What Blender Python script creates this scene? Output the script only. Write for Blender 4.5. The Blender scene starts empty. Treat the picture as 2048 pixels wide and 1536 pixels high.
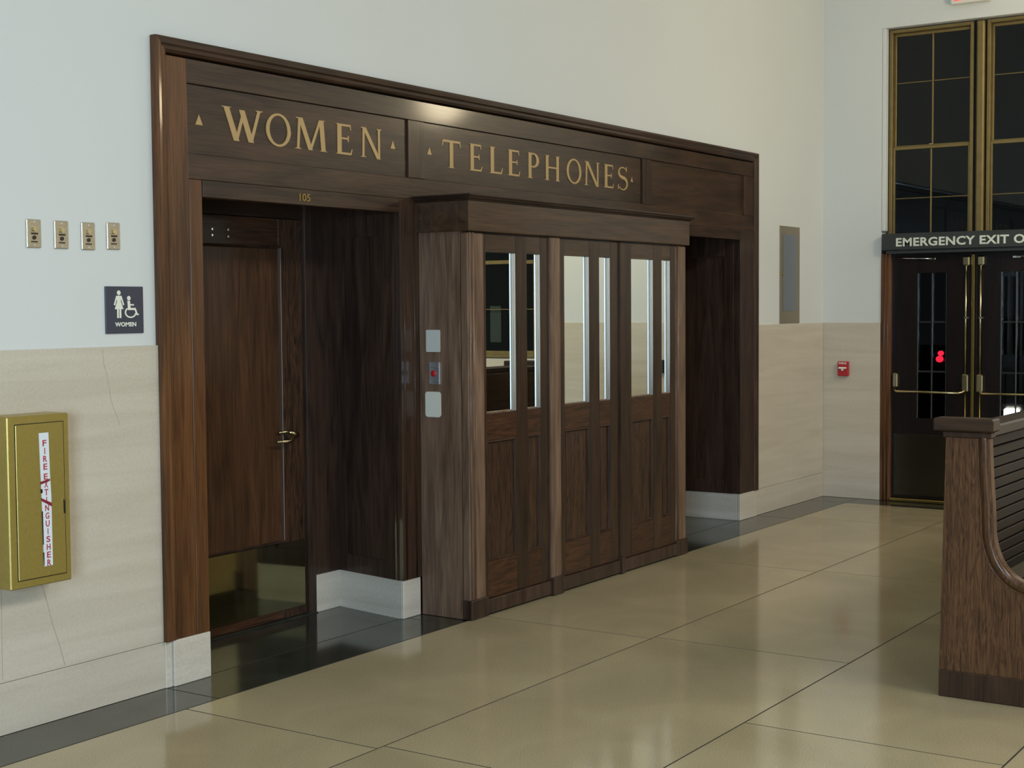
import bpy, bmesh, math, random
from mathutils import Vector, Matrix
random.seed(7)
S = bpy.context.scene
COL = S.collection
PI = math.pi

# ------------------------------------------------------------------ camera
YAW, PITCH, ROLL, FPX, CAMH = 0.5901495454586912, -0.052632595406372926, -0.007227271394837862, 2929.92, 1.65
cd = bpy.data.cameras.new('camera')
cam = bpy.data.objects.new('camera', cd)
COL.objects.link(cam)
_f = Vector((math.cos(YAW)*math.cos(PITCH), math.sin(YAW)*math.cos(PITCH), math.sin(PITCH)))
_r = Vector((math.sin(YAW), -math.cos(YAW), 0))
_u = _r.cross(_f)
_c, _s = math.cos(ROLL), math.sin(ROLL)
_r2, _u2 = _c*_r + _s*_u, -_s*_r + _c*_u
m = Matrix.Identity(4)
for i in range(3):
    m[i][0], m[i][1], m[i][2] = _r2[i], _u2[i], -_f[i]
m[0][3], m[1][3], m[2][3] = 0, 0, CAMH
cam.matrix_world = m
cd.sensor_width = 36.0
cd.lens = FPX/2048*36.0
cd.clip_start = 0.05
cd.clip_end = 200
S.camera = cam

# ------------------------------------------------------------------ world (night outside), view
w = bpy.data.worlds.new('night')
w.use_nodes = True
w.node_tree.nodes['Background'].inputs[0].default_value = (0.006, 0.007, 0.008, 1)
w.node_tree.nodes['Background'].inputs[1].default_value = 0.6
S.world = w
S.view_settings.view_transform = 'Standard'
S.view_settings.look = 'None'
S.view_settings.exposure = -0.1
S.view_settings.gamma = 1.0
S.view_settings.use_curve_mapping = False

# ------------------------------------------------------------------ the hall's own ceiling lamps
def area(name, loc, size, power, col, rot=(0, 0, 0)):
    l = bpy.data.lights.new(name, 'AREA')
    l.shape = 'RECTANGLE'
    l.size, l.size_y = size
    l.energy = power
    l.color = col
    o = bpy.data.objects.new(name, l)
    COL.objects.link(o)
    o.location = loc
    o.rotation_euler = rot
    return o
COOL, WARM = (0.76, 0.90, 1.0), (1.0, 0.94, 0.82)
area('ceiling_lamp', (0.5, -3.2, 6.3), (3.0, 2.0), 180, COOL)
area('ceiling_lamp', (5.5, -3.6, 6.3), (3.0, 2.0), 345, (1.0, 0.985, 0.93))
area('ceiling_lamp', (9.6, -4.5, 6.3), (2.4, 2.0), 230, WARM)
# unseen cool area light added behind the camera to brighten the left wall
area('cool_side_light', (-2.2, -0.4, 1.65), (1.8, 1.6), 350, (0.58, 0.79, 1.0), (0, math.radians(-90), math.radians(26)))

# ------------------------------------------------------------------ materials
def new_mat(name):
    mt = bpy.data.materials.new(name)
    mt.use_nodes = True
    nt = mt.node_tree
    return mt, nt, nt.nodes, nt.links, nt.nodes['Principled BSDF']

def lin(r, g, b):
    f = lambda c: (c/255/12.92) if c/255 <= 0.04045 else ((c/255+0.055)/1.055)**2.4
    return (f(r), f(g), f(b), 1)

def simple(name, col, rough=0.5, metal=0.0, noise=0.0, nscale=20, emit=None, estr=0, coat=0.0, bump=0.0):
    mt, nt, N, L, b = new_mat(name)
    b.inputs['Base Color'].default_value = col
    b.inputs['Roughness'].default_value = rough
    b.inputs['Metallic'].default_value = metal
    b.inputs['Coat Weight'].default_value = coat
    b.inputs['Coat Roughness'].default_value = 0.08
    if noise or bump:
        tc = N.new('ShaderNodeTexCoord')
        nz = N.new('ShaderNodeTexNoise')
        nz.inputs['Scale'].default_value = nscale
        nz.inputs['Detail'].default_value = 4
        L.new(tc.outputs['Object'], nz.inputs['Vector'])
        if noise:
            mr = N.new('ShaderNodeMapRange')
            mr.inputs[1].default_value, mr.inputs[2].default_value = 0.3, 0.7
            mr.inputs[3].default_value, mr.inputs[4].default_value = 1-noise, 1+noise
            L.new(nz.outputs['Fac'], mr.inputs[0])
            mx = N.new('ShaderNodeVectorMath')
            mx.operation = 'SCALE'
            mx.inputs[0].default_value = col[:3]
            L.new(mr.outputs[0], mx.inputs['Scale'])
            L.new(mx.outputs[0], b.inputs['Base Color'])
        if bump:
            bp = N.new('ShaderNodeBump')
            bp.inputs['Strength'].default_value = bump
            bp.inputs['Distance'].default_value = 0.002
            L.new(nz.outputs['Fac'], bp.inputs['Height'])
            L.new(bp.outputs[0], b.inputs['Normal'])
    if emit:
        b.inputs['Emission Color'].default_value = emit
        b.inputs['Emission Strength'].default_value = estr
    return mt

def wood(name, axis, dark, light, rough=0.36, coat=0.25, figure=1.0, fscale=1.0):
    """varnished oak, grain along axis 0/1/2"""
    mt, nt, N, L, b = new_mat(name)
    tc = N.new('ShaderNodeTexCoord')
    oi = N.new('ShaderNodeObjectInfo')
    add = N.new('ShaderNodeVectorMath')
    add.operation = 'ADD'
    cm = N.new('ShaderNodeCombineXYZ')
    mul = N.new('ShaderNodeMath')
    mul.operation = 'MULTIPLY'
    mul.inputs[1].default_value = 37.0
    L.new(oi.outputs['Random'], mul.inputs[0])
    for i in range(3):
        L.new(mul.outputs[0], cm.inputs[i])
    L.new(tc.outputs['Object'], add.inputs[0])
    L.new(cm.outputs[0], add.inputs[1])
    def mapped(along, across):
        mp = N.new('ShaderNodeMapping')
        sc = [across]*3
        sc[axis] = along
        mp.inputs['Scale'].default_value = sc
        L.new(add.outputs[0], mp.inputs['Vector'])
        return mp
    pores = N.new('ShaderNodeTexNoise')
    pores.inputs['Scale'].default_value = 1
    pores.inputs['Detail'].default_value = 3
    L.new(mapped(5, 170).outputs[0], pores.inputs['Vector'])
    fig = N.new('ShaderNodeTexNoise')
    fig.inputs['Scale'].default_value = 1
    fig.inputs['Detail'].default_value = 5
    fig.inputs['Distortion'].default_value = 1.6*figure
    L.new(mapped(1.3*fscale, 11*fscale).outputs[0], fig.inputs['Vector'])
    mx = N.new('ShaderNodeMath')
    mx.operation = 'MULTIPLY_ADD'
    mx.inputs[1].default_value = 0.42
    L.new(pores.outputs['Fac'], mx.inputs[0])
    m2 = N.new('ShaderNodeMath')
    m2.operation = 'MULTIPLY'
    m2.inputs[1].default_value = 0.58
    L.new(fig.outputs['Fac'], m2.inputs[0])
    L.new(m2.outputs[0], mx.inputs[2])
    rp = N.new('ShaderNodeValToRGB')
    rp.color_ramp.elements[0].position = 0.36
    rp.color_ramp.elements[0].color = dark
    rp.color_ramp.elements[1].position = 0.66
    rp.color_ramp.elements[1].color = light
    L.new(mx.outputs[0], rp.inputs[0])
    # each board a little lighter or darker than its neighbours
    vr = N.new('ShaderNodeMapRange')
    vr.inputs[3].default_value, vr.inputs[4].default_value = 0.86, 1.14
    L.new(oi.outputs['Random'], vr.inputs[0])
    sc = N.new('ShaderNodeVectorMath')
    sc.operation = 'SCALE'
    L.new(rp.outputs[0], sc.inputs[0])
    L.new(vr.outputs[0], sc.inputs['Scale'])
    L.new(sc.outputs[0], b.inputs['Base Color'])
    b.inputs['Roughness'].default_value = rough
    b.inputs['Coat Weight'].default_value = coat
    b.inputs['Coat Roughness'].default_value = 0.11
    b.inputs['Specular IOR Level'].default_value = 0.22
    bp = N.new('ShaderNodeBump')
    bp.inputs['Strength'].default_value = 0.12
    bp.inputs['Distance'].default_value = 0.001
    L.new(mx.outputs[0], bp.inputs['Height'])
    L.new(bp.outputs[0], b.inputs['Normal'])
    return mt

D_, L_ = lin(37, 26, 18), lin(73, 51, 36)
WV = wood('oak_upright', 2, D_, L_)
WX = wood('oak_level', 0, D_, L_)
WY = wood('oak_cross', 1, D_, L_)
WJ = wood('oak_reddish_upright', 2, lin(62, 38, 20), lin(112, 73, 42), figure=0.4)
WB = wood('oak_browner_upright', 2, lin(86, 66, 52), lin(138, 110, 90))
WBX = wood('oak_browner_level', 0, lin(52, 37, 27), lin(86, 64, 46))
WFIG = wood('oak_figured_upright', 2, lin(25, 17, 12), lin(86, 60, 42), figure=3.2, fscale=2.2)
WFIGX = wood('oak_figured_level', 0, lin(40, 25, 16), lin(84, 54, 35), figure=2.5, fscale=1.6)
WDK = wood('oak_dark_upright', 2, lin(42, 30, 24), lin(78, 58, 47))
WDKX = wood('oak_dark_level', 0, lin(34, 24, 19), lin(62, 45, 35))
WBEN = wood('oak_bench_upright', 2, lin(50, 32, 20), lin(114, 78, 50), figure=3.0, fscale=3.0)
WMLD = wood('oak_dull_moulding', 2, lin(36, 25, 18), lin(80, 57, 41), rough=0.6, coat=0.0)
WSLAT = wood('oak_dark_slats', 0, lin(22, 15, 11), lin(42, 30, 22), rough=0.45, coat=0.08)
WDR = wood('oak_exit_door', 2, lin(15, 9, 8), lin(28, 17, 14), rough=0.4, coat=0.1)
SOIL = simple('black_gap', lin(14, 12, 10), 0.8)

PLAS = simple('cream_plaster', lin(214, 216, 213), 0.75, noise=0.015, nscale=1.2, bump=0.03)
CEIL = simple('white_ceiling', lin(225, 225, 220), 0.85)

def stone(name, c1, c2, rough, streak=(0.6, 0.6, 9.0), coat=0.0, fine=90, fs=0.35):
    mt, nt, N, L, b = new_mat(name)
    tc = N.new('ShaderNodeTexCoord')
    mp = N.new('ShaderNodeMapping')
    mp.inputs['Scale'].default_value = streak
    L.new(tc.outputs['Object'], mp.inputs['Vector'])
    n1 = N.new('ShaderNodeTexNoise')
    n1.inputs['Scale'].default_value = 1.4
    n1.inputs['Detail'].default_value = 6
    n1.inputs['Distortion'].default_value = 0.8
    L.new(mp.outputs[0], n1.inputs['Vector'])
    n2 = N.new('ShaderNodeTexNoise')
    n2.inputs['Scale'].default_value = fine
    n2.inputs['Detail'].default_value = 2
    L.new(tc.outputs['Object'], n2.inputs['Vector'])
    mx = N.new('ShaderNodeMath')
    mx.operation = 'MULTIPLY_ADD'
    mx.inputs[1].default_value = fs
    L.new(n2.outputs['Fac'], mx.inputs[0])
    m2 = N.new('ShaderNodeMath')
    m2.operation = 'MULTIPLY'
    m2.inputs[1].default_value = 1-fs
    L.new(n1.outputs['Fac'], m2.inputs[0])
    L.new(m2.outputs[0], mx.inputs[2])
    rp = N.new('ShaderNodeValToRGB')
    rp.color_ramp.elements[0].position, rp.color_ramp.elements[1].position = 0.34, 0.66
    rp.color_ramp.elements[0].color, rp.color_ramp.elements[1].color = c1, c2
    L.new(mx.outputs[0], rp.inputs[0])
    L.new(rp.outputs[0], b.inputs['Base Color'])
    b.inputs['Roughness'].default_value = rough
    b.inputs['Coat Weight'].default_value = coat
    b.inputs['Coat Roughness'].default_value = 0.03
    return mt
TRAV = stone('honed_travertine', lin(192, 181, 163), lin(208, 198, 181), 0.35)
BASE = stone('pale_base_marble', lin(196, 186, 170), lin(220, 212, 198), 0.3)
TERR = stone('polished_terrazzo', lin(144, 131, 102), lin(190, 176, 142), 0.11, streak=(1.1, 1.1, 1.1), fine=230, fs=0.72)
DARKM = stone('dark_green_marble', lin(34, 36, 31), lin(58, 60, 53), 0.10, streak=(3, 3, 3))
GROUT = simple('floor_joint', lin(48, 42, 31), 0.9)
VEIN = simple('stone_crack', lin(176, 162, 142), 0.6)

BRASS = simple('worn_brass', lin(150, 128, 72), 0.32, 1.0, noise=0.12, nscale=30)
BRASSB = simple('bright_brass', lin(198, 184, 142), 0.2, 1.0)
BRASSK = simple('kick_brass', lin(160, 150, 112), 0.07, 1.0, noise=0.06, nscale=5)
BRASSF = simple('brass_window_frame', lin(136, 118, 76), 0.4, 0.7, noise=0.1, nscale=12)
BRASSP = simple('painted_brass_box', lin(166, 146, 76), 0.34, 0.5, noise=0.05, nscale=60)
GILT = simple('gilt_letter', lin(176, 146, 98), 0.45, 0.15)
GILTD = simple('dull_gilt', lin(140, 112, 50), 0.5, 0.3)
GBAR = simple('steel_glazing_bar', lin(120, 122, 126), 0.25, 1.0)
CHROME = simple('chrome', lin(226, 228, 230), 0.12, 1.0)
BRCHR = simple('brushed_chrome', lin(206, 208, 212), 0.38, 0.9)
STEEL = simple('polished_bead', lin(235, 238, 242), 0.3, 1.0)
MIRROR = simple('mirrored_pane', lin(238, 242, 236), 0.0, 1.0)
PLATE = simple('brushed_bronze_plate', lin(182, 170, 148), 0.35, 0.7, noise=0.1, nscale=80)
SWDK = simple('switch_dark', lin(58, 50, 40), 0.5, 0.4)
NAVY = simple('charcoal_sign_plastic', lin(58, 60, 74), 0.45)
SIGNW = simple('sign_white', lin(232, 232, 216), 0.5)
IVORY = simple('ivory_plastic', lin(222, 220, 206), 0.35)
IVORY2 = simple('pale_grey_plastic', lin(206, 206, 200), 0.35)
RED = simple('red_enamel', lin(176, 30, 36), 0.35)
REDINK = simple('red_ink', lin(178, 48, 64), 0.6)
DKRED = simple('dark_red_mark', lin(130, 24, 40), 0.6)
STRIP = simple('label_white', lin(222, 228, 234), 0.5)
SIGNDK = simple('dark_sign_board', lin(50, 52, 52), 0.45)
SIGNTX = simple('sign_lettering', lin(216, 220, 206), 0.5)
GREYP = simple('grey_bronze_panel', lin(150, 138, 118), 0.4, 0.6, noise=0.04, nscale=40)
GREYC = simple('blue_grey_panel', lin(128, 132, 138), 0.3, 0.6)
BLACK = simple('black_rubber', lin(20, 20, 20), 0.6)
DIMPAPER = simple('paper', lin(92, 94, 88), 0.7)  # white sheet toned down: dimness of the dark room is in the colour
WHITEP = simple('white_housing', lin(222, 218, 208), 0.4)
EXITR = simple('exit_red', lin(255, 60, 60), 0.5, emit=lin(255, 46, 60), estr=1.4)
TAIL = simple('tail_lamp_red', lin(255, 30, 50), 0.4, emit=(1.0, 0.02, 0.06, 1), estr=1.6)
HEAD = simple('headlamp_white', lin(255, 250, 235), 0.4, emit=(1.0, 0.93, 0.80, 1), estr=12.0)
GLOBE = simple('lamp_globe', lin(255, 240, 210), 0.4, emit=(1.0, 0.84, 0.56, 1), estr=60.0)
ASPH = simple('asphalt', lin(36, 36, 38), 0.9, noise=0.2, nscale=40)
CARP = simple('dark_car_paint', lin(24, 24, 28), 0.3, coat=0.5)

def glass_mat():
    mt, nt, N, L, b = new_mat('window_glass')
    N.remove(b)
    out = [n for n in N if n.type == 'OUTPUT_MATERIAL'][0]
    tr = N.new('ShaderNodeBsdfTransparent')
    tr.inputs[0].default_value = (0.86, 0.9, 0.87, 1)
    gl = N.new('ShaderNodeBsdfGlossy')
    gl.inputs['Roughness'].default_value = 0.01
    fr = N.new('ShaderNodeFresnel')
    fr.inputs['IOR'].default_value = 1.3
    mx = N.new('ShaderNodeMixShader')
    L.new(fr.outputs[0], mx.inputs[0])
    L.new(tr.outputs[0], mx.inputs[1])
    L.new(gl.outputs[0], mx.inputs[2])
    L.new(mx.outputs[0], out.inputs[0])
    return mt
GLASS = glass_mat()

# ------------------------------------------------------------------ mesh helpers
class MB:
    def __init__(s):
        s.bm = bmesh.new()
    def poly(s, pts):
        return s.bm.faces.new([s.bm.verts.new(p) for p in pts])
    def box(s, x0, x1, y0, y1, z0, z1, bev=0.0):
        x0, x1 = sorted((x0, x1)); y0, y1 = sorted((y0, y1)); z0, z1 = sorted((z0, z1))
        v = [s.bm.verts.new(p) for p in ((x0,y0,z0),(x1,y0,z0),(x1,y1,z0),(x0,y1,z0),(x0,y0,z1),(x1,y0,z1),(x1,y1,z1),(x0,y1,z1))]
        fs = [s.bm.faces.new([v[i] for i in q]) for q in ((3,2,1,0),(4,5,6,7),(0,1,5,4),(1,2,6,5),(2,3,7,6),(3,0,4,7))]
        if bev:
            es = {e for f in fs for e in f.edges}
            bmesh.ops.bevel(s.bm, geom=list(es), offset=bev, segments=1, affect='EDGES', profile=0.5)
        return s
    def prism(s, pts, d):
        """closed planar outline pts (3-D) pushed along vector d"""
        d = Vector(d)
        a = [s.bm.verts.new(p) for p in pts]
        b = [s.bm.verts.new(Vector(p)+d) for p in pts]
        s.bm.faces.new(a)
        s.bm.faces.new(list(reversed(b)))
        n = len(a)
        for i in range(n):
            j = (i+1) % n
            s.bm.faces.new((a[j], a[i], b[i], b[j]))
        return s
    def loft(s, rings, closed=True, caps=True):
        vs = [[s.bm.verts.new(p) for p in r] for r in rings]
        n = len(vs[0])
        for k in range(len(vs)-1):
            for i in range(n if closed else n-1):
                j = (i+1) % n
                s.bm.faces.new((vs[k][i], vs[k][j], vs[k+1][j], vs[k+1][i]))
        if caps and closed:
            s.bm.faces.new(list(reversed(vs[0])))
            s.bm.faces.new(vs[-1])
        return s
    def tube(s, pts, r, n=10):
        rings = []
        P = [Vector(p) for p in pts]
        for i, p in enumerate(P):
            t = (P[min(i+1, len(P)-1)]-P[max(i-1, 0)]).normalized()
            up = Vector((0, 0, 1)) if abs(t.z) < 0.9 else Vector((1, 0, 0))
            a = t.cross(up).normalized()
            b = a.cross(t)
            rr = r[i] if isinstance(r, (list, tuple)) else r
            rings.append([p+rr*(math.cos(2*PI*k/n)*a+math.sin(2*PI*k/n)*b) for k in range(n)])
        return s.loft(rings)
    def disc(s, c, ax, r, h, n=16):
        c, ax = Vector(c), Vector(ax).normalized()
        return s.tube([c, c+ax*h], r, n)
    def build(s, name, mat, parent=None, smooth=False):
        me = bpy.data.meshes.new(name)
        bmesh.ops.recalc_face_normals(s.bm, faces=s.bm.faces)
        org = ORG.get(parent.name, Vector((0, 0, 0))) if parent else Vector((0, 0, 0))
        if parent is None:
            xs = [v.co for v in s.bm.verts]
            org = Vector((sum(v.x for v in xs)/len(xs), sum(v.y for v in xs)/len(xs), min(v.z for v in xs)))
        for v in s.bm.verts:
            v.co -= org
        s.bm.to_mesh(me)
        s.bm.free()
        me.materials.append(mat)
        if smooth:
            for p in me.polygons:
                p.use_smooth = True
        o = bpy.data.objects.new(name, me)
        COL.objects.link(o)
        if parent:
            o.parent = parent
            ORG[o.name] = org
        else:
            o.location = org
            ORG[o.name] = org
        return o
ORG = {}

def tag(o, label, cat, group=None, kind=None):
    o['label'] = label
    o['category'] = cat
    if group:
        o['group'] = group
    if kind:
        o['kind'] = kind
    return o
def thing(name, loc, label, cat, group=None, kind=None):
    o = bpy.data.objects.new(name, None)
    o.empty_display_size = 0.1
    COL.objects.link(o)
    o.location = loc
    ORG[o.name] = Vector(loc)
    return tag(o, label, cat, group, kind)
def bx(name, mat, parent, x0, x1, y0, y1, z0, z1, bev=0.0):
    return MB().box(x0, x1, y0, y1, z0, z1, bev).build(name, mat, parent)
def struct(o, label=None, cat=None):
    o['kind'] = 'structure'
    if label:
        o['label'] = label
        o['category'] = cat
    return o

# frame: an upright board panel set into a rectangle: sloped moulding between outer rect and inner rect
def bead(name, mat, parent, x0, x1, z0, z1, wd, yf, yb):
    """mitred moulding round an opening on a wall facing -Y; outer edge at yf, inner edge at yb"""
    mb = MB()
    o = [(x0, yf, z0), (x1, yf, z0), (x1, yf, z1), (x0, yf, z1)]
    mid = [(x0+wd*.45, yf-0.003, z0+wd*.45), (x1-wd*.45, yf-0.003, z0+wd*.45), (x1-wd*.45, yf-0.003, z1-wd*.45), (x0+wd*.45, yf-0.003, z1-wd*.45)]
    i = [(x0+wd, yb, z0+wd), (x1-wd, yb, z0+wd), (x1-wd, yb, z1-wd), (x0+wd, yb, z1-wd)]
    mb.loft([o, mid, i], closed=True, caps=False)
    return mb.build(name, mat, parent)

# ------------------------------------------------------------------ lettering
def font_mesh(txt, height, bold=0.0, depth=0.002, spacing=1.0, cap=0.69, xs=1.0):
    cu = bpy.data.curves.new('txt', 'FONT')
    cu.body = txt
    cu.size = height/cap
    cu.offset = bold
    cu.extrude = depth/2
    cu.space_character = spacing
    cu.resolution_u = 3
    cu.align_x = 'LEFT'
    o = bpy.data.objects.new('txt', cu)
    COL.objects.link(o)
    dg = bpy.context.evaluated_depsgraph_get()
    me = bpy.data.meshes.new_from_object(o.evaluated_get(dg))
    bpy.data.objects.remove(o)
    vs = [v.co.copy() for v in me.vertices]
    fs = [list(p.vertices) for p in me.polygons]
    bpy.data.meshes.remove(me)
    return [(v.x*xs, v.y, v.z) for v in vs], fs
def put_text(name, txt, mat, parent, place, width, height, bold=0.0, depth=0.002, spacing=1.0):
    """place(u, v, w): text coordinates to world; text scaled to the width and height given"""
    vs, fs = font_mesh(txt, height, bold, depth, spacing)
    x0, x1 = min(v[0] for v in vs), max(v[0] for v in vs)
    y0, y1 = min(v[1] for v in vs), max(v[1] for v in vs)
    mb = MB()
    bv = [mb.bm.verts.new(place((v[0]-x0)/(x1-x0)*width, (v[1]-y0)/(y1-y0)*height, v[2])) for v in vs]
    for f in fs:
        try:
            mb.bm.faces.new([bv[i] for i in f])
        except ValueError:
            pass
    return mb.build(name, mat, parent)

# serif capitals: lists of convex outlines in a box of height 1
def bar(x0, y0, x1, y1, wd):
    dx, dy = x1-x0, y1-y0
    if abs(dx) < 1e-6 or abs(dy) > abs(dx)*0.3:      # measured across x
        return [(x0-wd/2, y0), (x0+wd/2, y0), (x1+wd/2, y1), (x1-wd/2, y1)]
    return [(x0, y0-wd/2), (x1, y1-wd/2), (x1, y1+wd/2), (x0, y0+wd/2)]
def serif(x, y, half, up, wd=0.0):
    h = 0.035
    s_ = 1 if up else -1
    return [(x-half, y), (x+half, y), (x+half*0.55, y+s_*h), (x-half*0.55, y+s_*h)]
def ring(cx, cy, ax, ay, ix, iy, a0=0, a1=360, n=28, tilt=0):
    out = []
    for k in range(n):
        t0, t1 = math.radians(a0+(a1-a0)*k/n), math.radians(a0+(a1-a0)*(k+1)/n)
        ti = math.radians(tilt)
        q = lambda t, rx, ry: (cx+rx*math.cos(t)*math.cos(ti)-ry*math.sin(t)*math.sin(ti), cy+rx*math.cos(t)*math.sin(ti)+ry*math.sin(t)*math.cos(ti))
        out.append([q(t0, ix, iy), q(t0, ax, ay), q(t1, ax, ay), q(t1, ix, iy)])
    return out
TK, TN = 0.155, 0.085
def glyph(c):
    if c == 'W':
        return 1.22, [bar(0.16, 1, 0.44, 0, TK), bar(0.44, 0.02, 0.64, 0.86, TN), bar(0.60, 0.95, 0.86, 0, TK), bar(0.86, 0.02, 1.10, 1, TN), serif(0.16, 1, 0.15, False), serif(1.10, 1, 0.12, False)]
    if c == 'O':
        return 0.98, ring(0.49, 0.5, 0.49, 0.52, 0.355, 0.45, tilt=0)
    if c == 'M':
        return 1.18, [bar(0.14, 0, 0.20, 1, TN), bar(0.23, 1, 0.58, 0, TK), bar(0.58, 0.02, 0.93, 1, TN), bar(1.04, 0, 0.97, 1, TK), serif(0.14, 0, 0.13, True), serif(1.04, 0, 0.14, True), serif(0.17, 1, 0.12, False), serif(0.99, 1, 0.12, False)]
    if c == 'E':
        return 0.66, [bar(0.17, 0, 0.17, 1, TK), bar(0.1, 0.035, 0.60, 0.035, 0.07), bar(0.1, 0.53, 0.50, 0.53, 0.06), bar(0.1, 0.965, 0.57, 0.965, 0.07), [(0.55, 0), (0.60, 0), (0.65, 0.2), (0.62, 0.2)], [(0.54, 1), (0.585, 1), (0.60, 0.82), (0.57, 0.82)], [(0.47, 0.43), (0.51, 0.43), (0.51, 0.63), (0.47, 0.63)], serif(0.17, 0, 0.15, True), serif(0.17, 1, 0.15, False)]
    if c == 'N':
        return 0.98, [bar(0.16, 0, 0.18, 1, TN), bar(0.20, 1, 0.82, -0.02, TK), bar(0.84, 0, 0.84, 1, TN), serif(0.16, 0, 0.13, True), serif(0.15, 1, 0.12, False), serif(0.84, 1, 0.13, False)]
    if c == 'T':
        return 0.86, [bar(0.43, 0, 0.43, 1, TK), bar(0.04, 0.96, 0.82, 0.96, 0.08), [(0.0, 0.78), (0.035, 0.78), (0.09, 1), (0.04, 1)], [(0.825, 0.78), (0.86, 0.78), (0.82, 1), (0.77, 1)], serif(0.43, 0, 0.15, True)]
    if c == 'L':
        return 0.66, [bar(0.17, 0, 0.17, 1, TK), bar(0.1, 0.035, 0.60, 0.035, 0.07), [(0.55, 0), (0.60, 0), (0.66, 0.24), (0.63, 0.24)], serif(0.17, 0, 0.15, True), serif(0.17, 1, 0.15, False)]
    if c == 'P':
        return 0.68, [bar(0.17, 0, 0.17, 1, TK), serif(0.17, 0, 0.16, True), serif(0.17, 1, 0.15, False), bar(0.1, 0.965, 0.36, 0.965, 0.07), bar(0.17, 0.46, 0.36, 0.46, 0.06)] + ring(0.34, 0.71, 0.32, 0.29, 0.17, 0.225, -90, 90, 16)
    if c == 'H':
        return 0.98, [bar(0.17, 0, 0.17, 1, TK), bar(0.81, 0, 0.81, 1, TK), bar(0.1, 0.52, 0.88, 0.52, 0.065), serif(0.17, 0, 0.15, True), serif(0.17, 1, 0.15, False), serif(0.81, 0, 0.15, True), serif(0.81, 1, 0.15, False)]
    if c == 'S':
        out = []
        pts, wd = [], []
        for k in range(25):
            t = k/24
            if t < 0.5:
                a = math.radians(35+t*2*235)
                p = (0.33+0.235*math.cos(a), 0.745+0.22*math.sin(a))
            else:
                a = math.radians(90-(t-0.5)*2*235)
                p = (0.33+0.265*math.cos(a), 0.26+0.265*math.sin(a))
            pts.append(p)
            wd.append(0.05+0.10*math.exp(-((t-0.5)/0.2)**2))
        for k in range(24):
            (xa, ya), (xb, yb) = pts[k], pts[k+1]
            l = math.hypot(xb-xa, yb-ya) or 1
            nx, ny = -(yb-ya)/l, (xb-xa)/l
            wa, wb = wd[k]/2, wd[k+1]/2
            out.append([(xa+nx*wa, ya+ny*wa), (xb+nx*wb, yb+ny*wb), (xb-nx*wb, yb-ny*wb), (xa-nx*wa, ya-ny*wa)])
        out.append([(0.52, 0.80), (0.565, 0.80), (0.565, 1.0), (0.535, 1.0)])
        out.append([(0.04, 0.0), (0.075, 0.0), (0.085, 0.22), (0.05, 0.22)])
        return 0.64, out
    return 0.3, []

# ================================================================== THE HALL
YP, YW, YF = 4.785, 4.772, 4.762      # plaster, wainscot and portal planes of the left wall
XP, XW = 11.945, 11.93                # plaster and wainscot planes of the far wall
WH, BH, HH = 1.497, 0.205, 6.5        # wainscot, base and hall heights
PX0, PX1, PZ = 4.39, 10.55, 2.818     # portal extent
X0, Y0 = -9.0, -11.0

mb = MB()
mb.box(X0, PX0+0.03, YP, YP+0.2, 0, HH).box(PX1-0.03, XP+0.35, YP, YP+0.2, 0, HH).box(PX0+0.03, PX1-0.03, YP, YP+0.2, PZ-0.03, HH)
wl = struct(mb.build('wall_left', PLAS))
def slab_x(x0, x1, z0, z1, mat, nm):
    bx(nm, mat, wl, x0+0.0012, x1-0.0012, YW, YP+0.01, z0+0.001, z1-0.001, 0.0015)
for a, b in ((-4.4, -2.2), (-2.2, 0.0), (0.0, 2.2), (2.2, PX0+0.012)):
    slab_x(a, b, BH, WH, TRAV, 'stone_slab')
    slab_x(a, b, 0, BH, TRAV, 'base_stone')
for a, b in ((PX1-0.012, 11.22), (11.22, XW-0.004)):
    slab_x(a, b, BH, WH, TRAV, 'stone_slab')
    slab_x(a, b, 0, BH, TRAV, 'base_stone')
# the hairline cracks in the near slab
def crack(pts, wd=0.0035):
    mb = MB()
    rings = []
    for x, z in pts:
        rings.append([(x-wd/2, YW-0.0002, z), (x+wd/2, YW-0.0002, z), (x+wd/2, YW+0.002, z), (x-wd/2, YW+0.002, z)])
    mb.loft(rings).build('crack', VEIN, wl)
crack([(4.087, 1.484), (4.092, 1.43), (4.112, 1.36), (4.126, 1.275), (4.140, 1.24), (4.171, 1.167)], 0.003)
crack([(3.745, 0.585), (3.775, 0.50), (3.80, 0.40), (3.835, 0.30), (3.859, 0.215)], 0.004)
crack([(3.565, 0.58), (3.562, 0.40), (3.56, 0.22)], 0.003)

# far wall: opening for the exit doors, opening for the ticket window further right
DY0, DY1, DZ = 2.76, 4.27, 3.935
TY0, TY1, TZ0, TZ1 = -0.75, 0.97, 1.14, 3.0
mb = MB()
T = XP+0.35
mb.box(XP, T, DY1, YP+0.2, 0, HH).box(XP, T, DY0, DY1, DZ, HH).box(XP, T, TY1, DY0, 0, HH)
mb.box(XP, T, TY0, TY1, 0, TZ0).box(XP, T, TY0, TY1, TZ1, HH).box(XP, T, Y0, TY0, 0, HH)
wf = struct(mb.build('wall_far', PLAS))
for a, b, top in ((DY1, YP-0.004, WH), (1.9, DY0, WH), (TY1, 1.9, WH), (TY0, TY1, TZ0), (-2.7, TY0, WH), (-4.6, -2.7, WH)):
    bx('stone_slab', TRAV, wf, XW, XP+0.01, a+0.0012, b-0.0012, 0.001, top-0.001, 0.0015)
struct(bx('wall_right', PLAS, None, X0, XP+0.35, Y0-0.2, Y0, 0, HH))
struct(bx('wall_near', PLAS, None, X0-0.2, X0, Y0-0.2, YP+0.2, 0, HH))
struct(bx('ceiling', CEIL, None, X0-0.2, XP+0.35, Y0-0.2, YP+0.2, HH, HH+0.15))

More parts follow.
